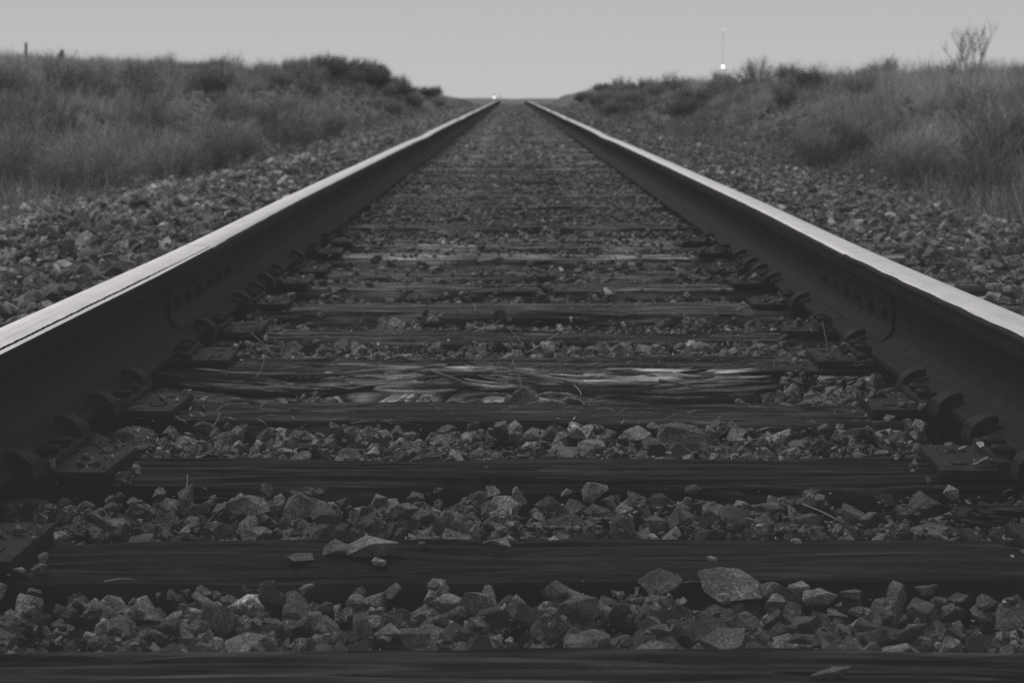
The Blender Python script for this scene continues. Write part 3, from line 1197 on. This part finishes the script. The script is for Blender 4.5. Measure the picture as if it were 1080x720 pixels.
# --- the shoulders
for side in (-1, 1):
    big = 1.0 if side < 0 else .8

    def init_s(gx_, gy_):
        return land(gx_, gy_) - .015
    a, b = (-3.7, -.80) if side < 0 else (.80, 3.7)
    ps = Pile(a - .1, b + .1, 3.0, 15.2, .008, init_s)
    out = []
    for dens, smin, smax in ((420, .012, .034), (260, .014, .052), (1100, .005, .014)):
        n = int(dens * 2.9 * 12)
        X_ = rng.uniform(a, b, n)
        Y_ = 3.2 + 11.8 * rng.random(n) ** .8
        for x, y in zip(X_, Y_):
            if abs(x) > .30 * y + .3:
                continue
            s = (smin + (smax - smin) * rng.random() ** 2.6) * big
            zc = ps.drop(x, y, s, s * .6, .4)
            if zc is None:
                continue
            if abs(x) < .95 and zc > -.16:
                continue
            out.append((x, y, zc, s))
    out = np.array(out)
    base_t = .108 if side < 0 else .092
    tt = tones(len(out), base_t, .50, .05) * (.7 + .7 * fbm(out[:, 0] * .8, out[:, 1] * .6, 33, 2)) * (1 + 1.0 * sstep(1.9, 2.5, -out[:, 0]) * sstep(7, 9, out[:, 1]))
    big_s = out[:, 3] > .012
    add_stuff(*rock_field(out[big_s, :3], out[big_s, 3] * 1.1, tt[big_s], MD))
    add_stuff(*rock_field(out[~big_s, :3], out[~big_s, 3] * 1.1, tt[~big_s], LO))
    n = 26000
    y = 15 + (rng.random(n) ** 1.5) * 85
    x = side * (.82 + rng.random(n) ** .9 * 3.0)
    z = land(x, y) + rng.normal(0, .008, n)
    add_stuff(*rock_field(np.stack([x, y, z], -1), (.010 + .040 * rng.random(n) ** 2) * (1 + y * .006) * big, tones(n, base_t * .95), LO))

# clods and loose stones on the bare parts of the slopes
for side in (-1, 1):
    n = 9000
    y = 12 + rng.random(n) ** 1.2 * 80
    x = side * (3.0 + rng.random(n) * 2.6)
    z = land(x, y) - .01
    add_stuff(*rock_field(np.stack([x, y, z], -1), (.012 + .06 * rng.random(n) ** 3) * (1 + y * .006), tones(n, .055), LO))

V, F, T = np.concatenate(stuffV), np.concatenate(stuffF), np.concatenate(stuffT)
print('gravel faces', len(F))
o = link('gravel', mesh_np('gravel', V, F, M['ballast'], tone=T))
tag(o, 'crushed grey ballast gravel filling the track bed and both shoulders', 'gravel', kind='stuff')
del V, F, T, stuffV, stuffF, stuffT

# pale stones on the bank slopes
for (px, py, z_, s_, lab) in ((348, 111, -.1, .07, 'small white stone on the dark left bank slope'), (418, 0, 0, 0, None), (748, 122, -.1, .07, 'flat pale slab lying on the dark right slope'), (700, 115, -.1, .06, 'pale stone on the dark right slope near the track')):
    if lab:
        Y_ = 38.0 if px < 540 else (30.0 if px > 720 else 38)
        x_ = at_y(px, Y_)
        zz = CAM_Z - (py - 99) / FPX * Y_
        o = link('pale_stone', HI_ME[3], loc=(x_, Y_, max(zz, float(land(x_, Y_)) + .03)), scale=(s_ * 1.3, s_, s_ * .6))
        o['tone'] = .4
        tag(o, lab, 'stone')

# ------------------------------------------------------------------ dry stalks on the track bed
STALK = [(535, 343, 556, 373), (557, 373, 590, 350), (866, 335, 874, 385), (796, 336, 810, 350), (540, 378, 550, 412), (640, 366, 648, 378), (265, 350, 286, 376), (270, 400, 277, 378),
         (695, 402, 735, 411), (605, 407, 613, 417), (185, 440, 192, 452), (232, 435, 222, 452), (272, 443, 277, 455), (452, 390, 508, 412), (500, 352, 528, 336), (846, 533, 880, 545), (198, 500, 190, 525)]
for (ax_, ay_, bx_, by_) in STALK:
    lo_y = max(ay_, by_)
    z0 = TIE_TOP
    xa, ya = on_z(ax_, lo_y, z0)
    xb_ = at_y(bx_, ya)
    rise = abs(ay_ - by_) / FPX * ya * .9
    za, zb = (z0, z0 + rise) if ay_ > by_ else (z0 + rise, z0)
    t = np.linspace(0, 1, 8)[:, None]
    P = (1 - t) * np.array([[xa, ya, za]]) + t * np.array([[xb_, ya + random.uniform(-.03, .03), zb]])
    P[:, 0] += np.sin(t[:, 0] * 3.1) * .003
    P[:, 2] += .004
    c = P[0].copy()
    V, F = tube(P - c, np.linspace(.0009, .0006, 8) * 1.1, 5)
    thick = 2.4 if (ax_, ay_) in ((452, 390), (695, 402), (905, 498), (730, 612)) else 1
    if thick > 1:
        V, F = tube(P - c, np.linspace(.0032, .0015, 8), 6)
    o = link('dry_stalk' if thick == 1 else 'twig', mesh_np('dry_stalk', V, F, M['straw'] if thick == 1 else M['pole'], smooth=True), loc=c)
    rowy = 'behind the rotten tie' if lo_y < 380 else ('over the splintered wood' if lo_y < 425 else ('in the third gap' if lo_y < 480 else ('in the second gap' if lo_y < 570 else 'in the nearest gap')))
    zone = 'left' if ax_ < 400 else ('right' if ax_ > 690 else 'centre')
    tag(o, f'thin dry {"stalk" if thick == 1 else "dark twig"} sticking up from the stones {rowy}, {zone}', 'stalk' if thick == 1 else 'twig', 'dry stalks among the stones')

# fine plant litter, roots and chips between the ties
n = 8000
y = 1.9 + rng.random(n) ** 1.2 * 9
x = rng.uniform(-.68, .68, n)
keep = np.ones(n, bool)
L_ = rng.uniform(.008, .045, n)
ang = rng.normal(0, .7, n)
ii = np.clip(((x - pile.x0) / pile.res).astype(int), 0, pile.nx - 1)
jj = np.clip(((y - pile.y0) / pile.res).astype(int), 0, pile.ny - 1)
z = pile.h[ii, jj] + .001
near_t = np.array([0 <= on_tie(v) < 3 for v in y])
keep = np.where(near_t, rng.random(n) < .004, rng.random(n) < np.where(y < 2.9, .03, np.where(y < 3.4, .4, 1)))
x, y, z, L_, ang = x[keep], y[keep], z[keep], L_[keep], ang[keep]
n = len(x)
d = np.stack([np.cos(ang), np.sin(ang), rng.normal(0, .18, n)], -1)
w = np.stack([-np.sin(ang), np.cos(ang), np.zeros(n)], -1) * rng.uniform(.0005, .0016, n)[:, None]
c = np.stack([x, y, z], -1)
e = c + d * L_[:, None]
e[:, 2] = np.maximum(e[:, 2], z)
mid_ = (c + e) / 2 + np.array([0, 0, .002])
V = np.stack([c - w, c + w, mid_ + w, mid_ - w, e + w * .3, e - w * .3], 1).reshape(-1, 3)
i0 = (np.arange(n) * 6)[:, None]
F = np.concatenate([i0 + np.array([[0, 1, 2, 3]]), i0 + np.array([[3, 2, 4, 5]])])
tn = np.repeat(np.clip(.11 * np.exp(rng.normal(0, .5, n)), .02, .24), 6)
o = link('litter', mesh_np('litter', V, F, M['twig'], tone=tn))
tag(o, 'dry straw and wood chips strewn between the ties', 'litter', kind='stuff')

# ------------------------------------------------------------------ plants on the banks


def blades(root, dirv, length, width, tone, K=3, bend=.3, bdir=None):
    """curved ribbons; root,dirv (n,3)"""
    n = len(root)
    t = np.linspace(0, 1, K + 1)
    if bdir is None:
        a = rng.uniform(0, 2 * np.pi, n)
        bdir = np.stack([np.cos(a), np.sin(a), -.35 * np.ones(n)], -1)
    P = root[:, None] + dirv[:, None] * (length[:, None] * t)[..., None] + bdir[:, None] * ((length * bend)[:, None] * t ** 2)[..., None]
    a = rng.uniform(0, np.pi, n)
    side = np.stack([np.cos(a), np.sin(a) * .3, np.zeros(n)], -1)
    wt = width[:, None] * (1 - .75 * t)
    L = P - side[:, None] * wt[..., None] / 2
    Rr = P + side[:, None] * wt[..., None] / 2
    V = np.stack([L, Rr], 2).reshape(-1, 3)
    base = (np.arange(n) * (K + 1) * 2)[:, None, None]
    k = (np.arange(K) * 2)[None, :, None]
    F = (base + k + np.array([0, 1, 3, 2])[None, None]).reshape(-1, 4)
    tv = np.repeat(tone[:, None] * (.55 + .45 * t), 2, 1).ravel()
    return V, F, tv


def bush_mesh(seed, nstem=70, ntw=42, rad=.42, hgt=.62, tone=.10, stalks=True):
    g = np.random.default_rng(seed)
    a = g.uniform(0, 2 * np.pi, nstem)
    el = g.uniform(.25, 1.0, nstem) ** .7
    d = np.stack([np.cos(a) * (1 - el * .75), np.sin(a) * (1 - el * .75), .25 + el * .75], -1)
    d /= np.linalg.norm(d, axis=1, keepdims=True)
    rr = g.uniform(.75, 1.08, nstem)
    tip = np.stack([np.cos(a) * rad * rr * np.sqrt(1 - el ** 2 * .9), np.sin(a) * rad * rr * np.sqrt(1 - el ** 2 * .9), hgt * el * rr], -1)
    root = np.stack([np.cos(a), np.sin(a), np.zeros(nstem)], -1) * .05
    t = g.uniform(.25, 1.0, (nstem, ntw))
    P = root[:, None] + (tip - root)[:, None] * t[..., None]
    P[..., 2] += .12 * hgt * np.sin(t * np.pi)
    D = (tip - root) / np.linalg.norm(tip - root, axis=1, keepdims=True)
    tw = D[:, None] * .8 + g.normal(0, .55, (nstem, ntw, 3)) + np.array([0, 0, .35])
    tw /= np.linalg.norm(tw, axis=2, keepdims=True)
    n = nstem * ntw
    root2, dir2 = P.reshape(n, 3), tw.reshape(n, 3)
    ln = g.uniform(.05, .17, n)
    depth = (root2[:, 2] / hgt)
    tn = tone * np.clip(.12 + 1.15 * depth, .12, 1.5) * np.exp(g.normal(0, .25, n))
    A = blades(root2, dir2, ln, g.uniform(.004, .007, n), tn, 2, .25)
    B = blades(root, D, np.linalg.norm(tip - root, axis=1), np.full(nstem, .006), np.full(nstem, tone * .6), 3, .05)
    # a few long stalks above the crown
    m_ = 26 if stalks else 2
    a2 = g.uniform(0, 2 * np.pi, m_)
    r3 = g.uniform(0, rad * .8, m_)
    rt = np.stack([np.cos(a2) * r3, np.sin(a2) * r3, np.full(m_, hgt * .5)], -1)
    dd = np.stack([np.cos(a2) * .25, np.sin(a2) * .25, np.ones(m_)], -1)
    Cc = blades(rt, dd, g.uniform(.25, .55, m_) * hgt / .62, np.full(m_, .004), np.full(m_, tone * 1.3), 3, .25)
    V = np.concatenate([A[0], B[0], Cc[0]])
    F = np.concatenate([A[1], B[1] + len(A[0]), Cc[1] + len(A[0]) + len(B[0])])
    T = np.concatenate([A[2], B[2], Cc[2]])
    return mesh_np('shrub', V, F, M['twig'], tone=T)


BUSH = [bush_mesh(300 + k, tone=(.42, .30, .48, .22, .38, .30)[k]) for k in range(6)]
pr = random.Random(21)
shrubs = []
BUSH.append(bush_mesh(400, ntw=70, rad=.46, hgt=.5, tone=.20, stalks=False))
BUSH.append(bush_mesh(401, ntw=70, rad=.5, hgt=.45, tone=.26, stalks=False))


def shrub(x, y, s, k, label, group, sink=.03):
    o = link('shrub', BUSH[k], loc=(x, y, float(land(x, y)) - sink), rot=(0, 0, pr.uniform(0, 6.28)), scale=(s * pr.uniform(.9, 1.3), s * pr.uniform(.9, 1.2), s * pr.uniform(.8, 1.1)))
    tag(o, label, 'shrub', group)


# the ones you can point to
PT = [(95, 190, 14.0, .95, 0, 'round pale shrub at the gravel edge, low on the left'), (180, 178, 16.0, .85, 2, 'pale feathery shrub at the gravel edge beside the dark hollow'),
      (245, 160, 20.5, 1.0, 0, 'large rounded shrub bulging towards the left rail'), (222, 165, 19.0, .7, 3, 'dark low shrub in the hollow between two pale ones on the left'),
      (30, 190, 15.0, .9, 5, 'bushy shrub at the left edge of the photo'), (310, 140, 25.0, 1.1, 4, 'grey shrub right of the large rounded one on the left bank'),
      (395, 80, 76.0, 1.7, 6, 'dark shrub on the steep nose of the left bank'), (420, 88, 78.0, 1.4, 7, 'lowest dark shrub on the nose of the left bank'), (365, 72, 72.0, 1.9, 7, 'shrub crowning the left bank just before its nose'),
      (870, 175, 17.5, .9, 3, 'dark round shrub at the gravel edge on the right'), (960, 190, 15.5, .9, 0, 'pale shrub at the foot of the right bank'), (1040, 205, 13.5, .85, 3, 'dark shrub in the lower right corner of the bank'),
      (720, 100, 46.0, 1.5, 7, 'dark rounded shrub on the right bank nearest the lit lamp')]
for px, py, Y_, s, k, lab in PT:
    shrub(at_y(px, Y_), Y_, s, k, lab, None)
for q in range(11):
    Y_ = 58 + q * 2.4
    x_ = -(4.9 + .5 * pr.random() + (.9 if q % 2 else 0)) + (.5 if q > 8 else 0)
    shrub(x_, Y_, pr.uniform(1.2, 1.7), 6 + q % 2, 'dark dense shrub in the mass overhanging the steep end of the left bank', 'dark shrubs at the end of the left bank')
for q in range(16):
    Y_ = 92 + q * 3.2
    sd = -1 if q % 2 else 1
    shrub(sd * pr.uniform(4.2, 7.5), Y_, pr.uniform(1.1, 1.6), 6 + (q // 2) % 2, f'tiny far shrub on the low {"left" if sd < 0 else "right"} bank near the vanishing point', 'far shrubs near the vanishing point')
for side in (-1, 1):
    sn = 'left' if side < 0 else 'right'
    n = 0
    while n < 122:
        y = 11 + (pr.random() ** 1.25) * 85
        if side < 0:
            x = -(3.25 + pr.random() ** 1.1 * 5.5)
        else:
            x = 3.1 + pr.random() ** 1.0 * 6.5
        if abs(x) > .275 * y + .6:
            continue
        if side < 0 and y > 36 and abs(x) < 5.0 and pr.random() < .85:
            continue
        if side > 0 and 24 < y < 60 and abs(x) < 4.6 and pr.random() < .8:
            continue
        dens = float(vnoise(x * .5, y * .25, 61))
        if dens < .35 and pr.random() < .7:
            continue
        k = pr.choice((0, 1, 2, 4, 5) if side < 0 else (0, 1, 3, 4, 5))
        s = pr.uniform(.55, 1.0) * (1 + y * .006)
        if side > 0 and abs(x) > 6:
            s *= .7
        zone = 'at the foot' if abs(x) < 4.4 else ('on the slope' if abs(x) < 6 else 'along the crest')
        dist = 'near' if y < 22 else ('middle' if y < 45 else 'far')
        if y > 40 and k in (1, 3):
            k = 7
        tn_ = {7: 'dark dense', 0: 'grey', 1: 'dark grey', 2: 'pale', 3: 'very dark', 4: 'grey', 5: 'dark grey'}[k]
        if y > 40 and k in (1, 3):
            k = 7
        shrub(x, y, s, k, f'{tn_} dry shrub {zone} of the {sn} bank, {dist} stretch', f'dry shrubs on the {sn} bank')
        n += 1

# grass
for side in (-1, 1):
    NT = 15000
    ty = 9.5 + rng.random(NT) ** 1.6 * 145
    tx = side * (2.75 + rng.random(NT) ** .85 * np.minimum(.29 * ty + 2 - 2.75 + .5, 26))
    k = np.abs(tx) < .285 * ty + .6
    tx, ty = tx[k], ty[k]
    cl = fbm(tx * 1.1, ty * .5, 70 + side, 3)
    thin = np.where(np.abs(tx) < (3.4 if side < 0 else 3.2), .10, 1.0)
    thin = np.where((side < 0) & (ty > 36) & (np.abs(tx) < 5.2), .32, thin)
    thin = np.where((side > 0) & (ty > 22) & (ty < 60) & (np.abs(tx) < 4.6), .55, thin)
    k = rng.random(len(tx)) < thin * sstep(.30, .55, cl) + .03
    tx, ty, cl = tx[k], ty[k], cl[k]
    nt_ = len(tx)
    tpale = sstep(.46, .60, fbm(tx * .45, ty * .22, 90 + side, 3)) * sstep(3.8, 5.5, np.abs(tx)) * (rng.random(nt_) < .75)
    ttone = (.25 + .50 * tpale) * np.exp(rng.normal(0, .55, nt_))
    tlen = rng.uniform(.16, .40, nt_) * (.75 + .9 * tpale * rng.random(nt_)) 
    B = 26
    q = np.repeat(np.arange(nt_), B)
    n = len(q)
    off = rng.normal(0, 1, (n, 2)) * .07
    x, y = tx[q] + off[:, 0], ty[q] + off[:, 1]
    z = land(x, y) - .02
    L_ = tlen[q] * rng.uniform(.55, 1.2, n)
    d = np.stack([off[:, 0] * 3.2 + rng.normal(.06, .10, n), off[:, 1] * 3.2 + rng.normal(0, .1, n), np.ones(n)], -1)
    tn = np.clip(ttone[q] * np.exp(rng.normal(0, .25, n)), .03, .62)
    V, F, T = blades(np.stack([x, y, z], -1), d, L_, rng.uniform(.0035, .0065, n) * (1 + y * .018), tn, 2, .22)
    o = link('dry_grass', mesh_np('dry_grass', V, F, M['grass'], tone=T))
    tag(o, f'dry grass covering the {"left" if side < 0 else "right"} bank and the field behind it', 'grass', kind='stuff')
    print('grass', n)

# ------------------------------------------------------------------ bare shrub tree on the crest


def bare_tree(px, Y_, h, lab, seed, spread=.5, base_y=None):
    g = random.Random(seed)
    x = at_y(px, Y_)
    z = float(land(x, Y_)) - .05
    root = link('bare_tree', None, loc=(x, Y_, z))
    trunks, tw = [], []

    def grow(p, d, L, r, lvl):
        n = 6
        pts = [p]
        dd = np.array(d, float)
        for i in range(n):
            dd = dd + np.array([g.gauss(0, .10), g.gauss(0, .10), .05])
            dd /= np.linalg.norm(dd)
            pts.append(pts[-1] + dd * L / n)
        V, F = tube(pts, np.linspace(r, r * .55, n + 1), 5)
        (trunks if lvl == 0 else tw).append((V, F))
        if lvl < 3 and L > .04:
            for k in range(3 if lvl else 6):
                q = g.uniform(.35, 1)
                pp = pts[int(q * n)]
                a = g.uniform(0, 6.28)
                nd = dd * .8 + np.array([math.cos(a) * spread, math.sin(a) * spread, .25])
                grow(pp, nd / np.linalg.norm(nd), L * g.uniform(.5, .75), max(r * .55, .0035), lvl + 1)
    for k in range(3):
        a = (k - 1) * .5 + g.uniform(-.08, .08)
        grow(np.array([k * .03, 0, 0.]), (math.sin(a), g.uniform(-.2, .2), math.cos(a)), h * .55, h * .010, 0)
    V, F = joinVF(trunks)
    link('trunk', mesh_np('trunk', V, F, M['pole']), root)
    V, F = joinVF(tw)
    link('branches', mesh_np('branches', V, F, M['pole']), root)
    tag(root, lab, 'tree')
    return root


bare_tree(1019, 40.0, 1.35, 'small bare forked tree on the crest of the right bank', 4)
bare_tree(940, 44.0, .75, 'thin leafless sapling left of the forked bare tree', 9, .35)
bare_tree(655, 70.0, .9, 'tiny bare sapling on the low far part of the right bank', 12, .4)

# ------------------------------------------------------------------ posts, mast and lights


def gz(px, py, Y_):
    return CAM_Z - (py - 99) / FPX * Y_


Y_ = 62.0
x_ = at_y(29, Y_)
bm = bmesh.new()
zt = gz(29, 46, Y_)
zb = float(land(x_, Y_))
box(bm, -.035, .035, -.035, .035, -.2, zt - zb, .006)
box(bm, -.05, .05, -.012, .012, (zt - zb) * .82, (zt - zb) * .82 + .02, .002)
o = link('fence_post', bm_mesh('fence_post', bm, M['pole']), loc=(x_, Y_, zb), rot=(0, .02, 0))
tag(o, 'tall thin post standing on the ridge at the far left', 'post')
x_ = at_y(67, Y_)
zt = gz(67, 54, Y_)
zb = float(land(x_, Y_))
bm = bmesh.new()
box(bm, -.06, .06, -.05, .05, -.2, zt - zb, .01)
box(bm, -.12, -.05, -.05, .05, -.2, (zt - zb) * .8, .01)
o = link('fence_post', bm_mesh('fence_post', bm, M['pole']), loc=(x_, Y_, zb))
tag(o, 'short stubby post right of the tall thin one on the left ridge', 'post')

# radio mast with two lamps behind the right bank
Y_ = 420.0
x_ = at_y(762, Y_)
z1 = gz(762, 71, Y_)
z2 = gz(762, 33, Y_)
zb = float(land(x_, Y_))
root = link('radio_mast', None, loc=(x_, Y_, zb))
parts = []
for a in range(3):
    c_, s__ = math.cos(a * 2.094) * .16, math.sin(a * 2.094) * .16
    parts.append(tube([(c_, s__, 0), (c_ * .7, s__ * .7, (z2 - zb) * .5), (c_ * .3, s__ * .3, z2 - zb)], .008, 5))
k = 0
H = z2 - zb
while k < 40:
    z_a, z_b = H * k / 40, H * (k + 1) / 40
    for a in range(3):
        f0, f1 = .16 * (1 - .7 * k / 40), .16 * (1 - .7 * (k + 1) / 40)
        parts.append(tube([(math.cos(a * 2.094) * f0, math.sin(a * 2.094) * f0, z_a), (math.cos((a + 1) * 2.094) * f1, math.sin((a + 1) * 2.094) * f1, z_b)], .003, 4))
    k += 1
V, F = joinVF(parts)
link('lattice', mesh_np('lattice', V, F, M['pole']), root)
for zz, rr, nm in ((z1, .22, 'lamp'), (z2, .14, 'faint_lamp')):
    bm = bmesh.new()
    bmesh.ops.create_uvsphere(bm, u_segments=16, v_segments=10, radius=rr, matrix=Matrix.Translation((0, -.3, zz - zb)))
    bmesh.ops.create_cone(bm, cap_ends=True, segments=14, radius1=rr * .8, radius2=rr * .5, depth=rr * .6, matrix=Matrix.Translation((0, -.3, zz - zb - rr)))
    link('lamp', bm_mesh('lamp', bm, M['faint' if nm == 'faint_lamp' else 'lamp'], smooth=True), root)
tag(root, 'thin far mast with a bright lamp just above the right bank', 'mast')

# trackside signal light where the rails meet
Y_ = 170.0
for px, py, rr, lab in ((521, 103.0, .05, 'bright distant signal light left of where the rails meet'), (527, 104.2, .018, 'fainter distant light just right of the bright signal')):
    x_ = at_y(px, Y_)
    zl = gz(px, py, Y_)
    zb = float(land(x_, Y_))
    root = link('signal_light', None, loc=(x_, Y_, zb))
    V, F = tube([(0, .1, -.3), (0, .1, (zl - zb) * .5), (0, .1, zl - zb + .25)], .04, 8)
    link('post', mesh_np('post', V, F, M['pole']), root)
    bm = bmesh.new()
    box(bm, -rr * 1.1, rr * 1.1, 0.0, .16, zl - zb - rr * 1.1, zl - zb + rr * 1.1, .01)
    link('housing', bm_mesh('housing', bm, M['pole']), root)
    bm = bmesh.new()
    bmesh.ops.create_uvsphere(bm, u_segments=14, v_segments=8, radius=rr, matrix=Matrix.Translation((0, -.02, zl - zb)))
    link('lamp', bm_mesh('lamp', bm, M['lamp'], smooth=True), root)
    tag(root, lab, 'signal light')

# ------------------------------------------------------------------ sky and sun
EL, AZ = R(54), R(-40)      # a low veiled light ahead and to the right
w = bpy.data.worlds.new('World')
sc.world = w
w.use_nodes = True
nt = w.node_tree
bg = nt.nodes['Background']
sky = nt.nodes.new('ShaderNodeTexSky')
sky.sky_type = 'NISHITA'
sky.sun_disc = False
sky.sun_elevation = EL
sky.sun_rotation = AZ
sky.dust_density = 4.0
sky.air_density = 1.0
bw = nt.nodes.new('ShaderNodeRGBToBW')
nt.links.new(sky.outputs[0], bw.inputs[0])
# an even veil of cloud over the sky: pull the sky towards one grey
mr = nt.nodes.new('ShaderNodeMapRange')
mr.inputs['From Min'].default_value = 0
mr.inputs['From Max'].default_value = 14
mr.inputs['To Min'].default_value = 4.55
mr.inputs['To Max'].default_value = 5.0
nt.links.new(bw.outputs[0], mr.inputs['Value'])
tc = nt.nodes.new('ShaderNodeTexCoord')
sx = nt.nodes.new('ShaderNodeSeparateXYZ')
nt.links.new(tc.outputs['Generated'], sx.inputs[0])
gr = nt.nodes.new('ShaderNodeMapRange')
gr.interpolation_type = 'SMOOTHSTEP'
gr.inputs['From Min'].default_value = -.01
gr.inputs['From Max'].default_value = .09
gr.inputs['To Min'].default_value = 1.15
gr.inputs['To Max'].default_value = .97
nt.links.new(sx.outputs[2], gr.inputs['Value'])
vm = nt.nodes.new('ShaderNodeMath')
vm.operation = 'MULTIPLY'
nt.links.new(mr.outputs[0], vm.inputs[0])
nt.links.new(gr.outputs[0], vm.inputs[1])
cc = nt.nodes.new('ShaderNodeCombineColor')
for i in range(3):
    mm = nt.nodes.new('ShaderNodeMath')
    mm.operation = 'MULTIPLY'
    mm.inputs[1].default_value = (1.0, .985, .988)[i]
    nt.links.new(vm.outputs[0], mm.inputs[0])
    nt.links.new(mm.outputs[0], cc.inputs[i])
nt.links.new(cc.outputs[0], bg.inputs['Color'])
bg.inputs['Strength'].default_value = .1
sl = bpy.data.lights.new('sun', 'SUN')
sl.energy = 1.7
sl.angle = R(11)
sl.color = (1, .985, .98)
so_ = bpy.data.objects.new('sun', sl)
COL.objects.link(so_)
so_.rotation_euler = (-(R(90) - EL), 0, -AZ)     # light travels from +Y, high, towards the camera
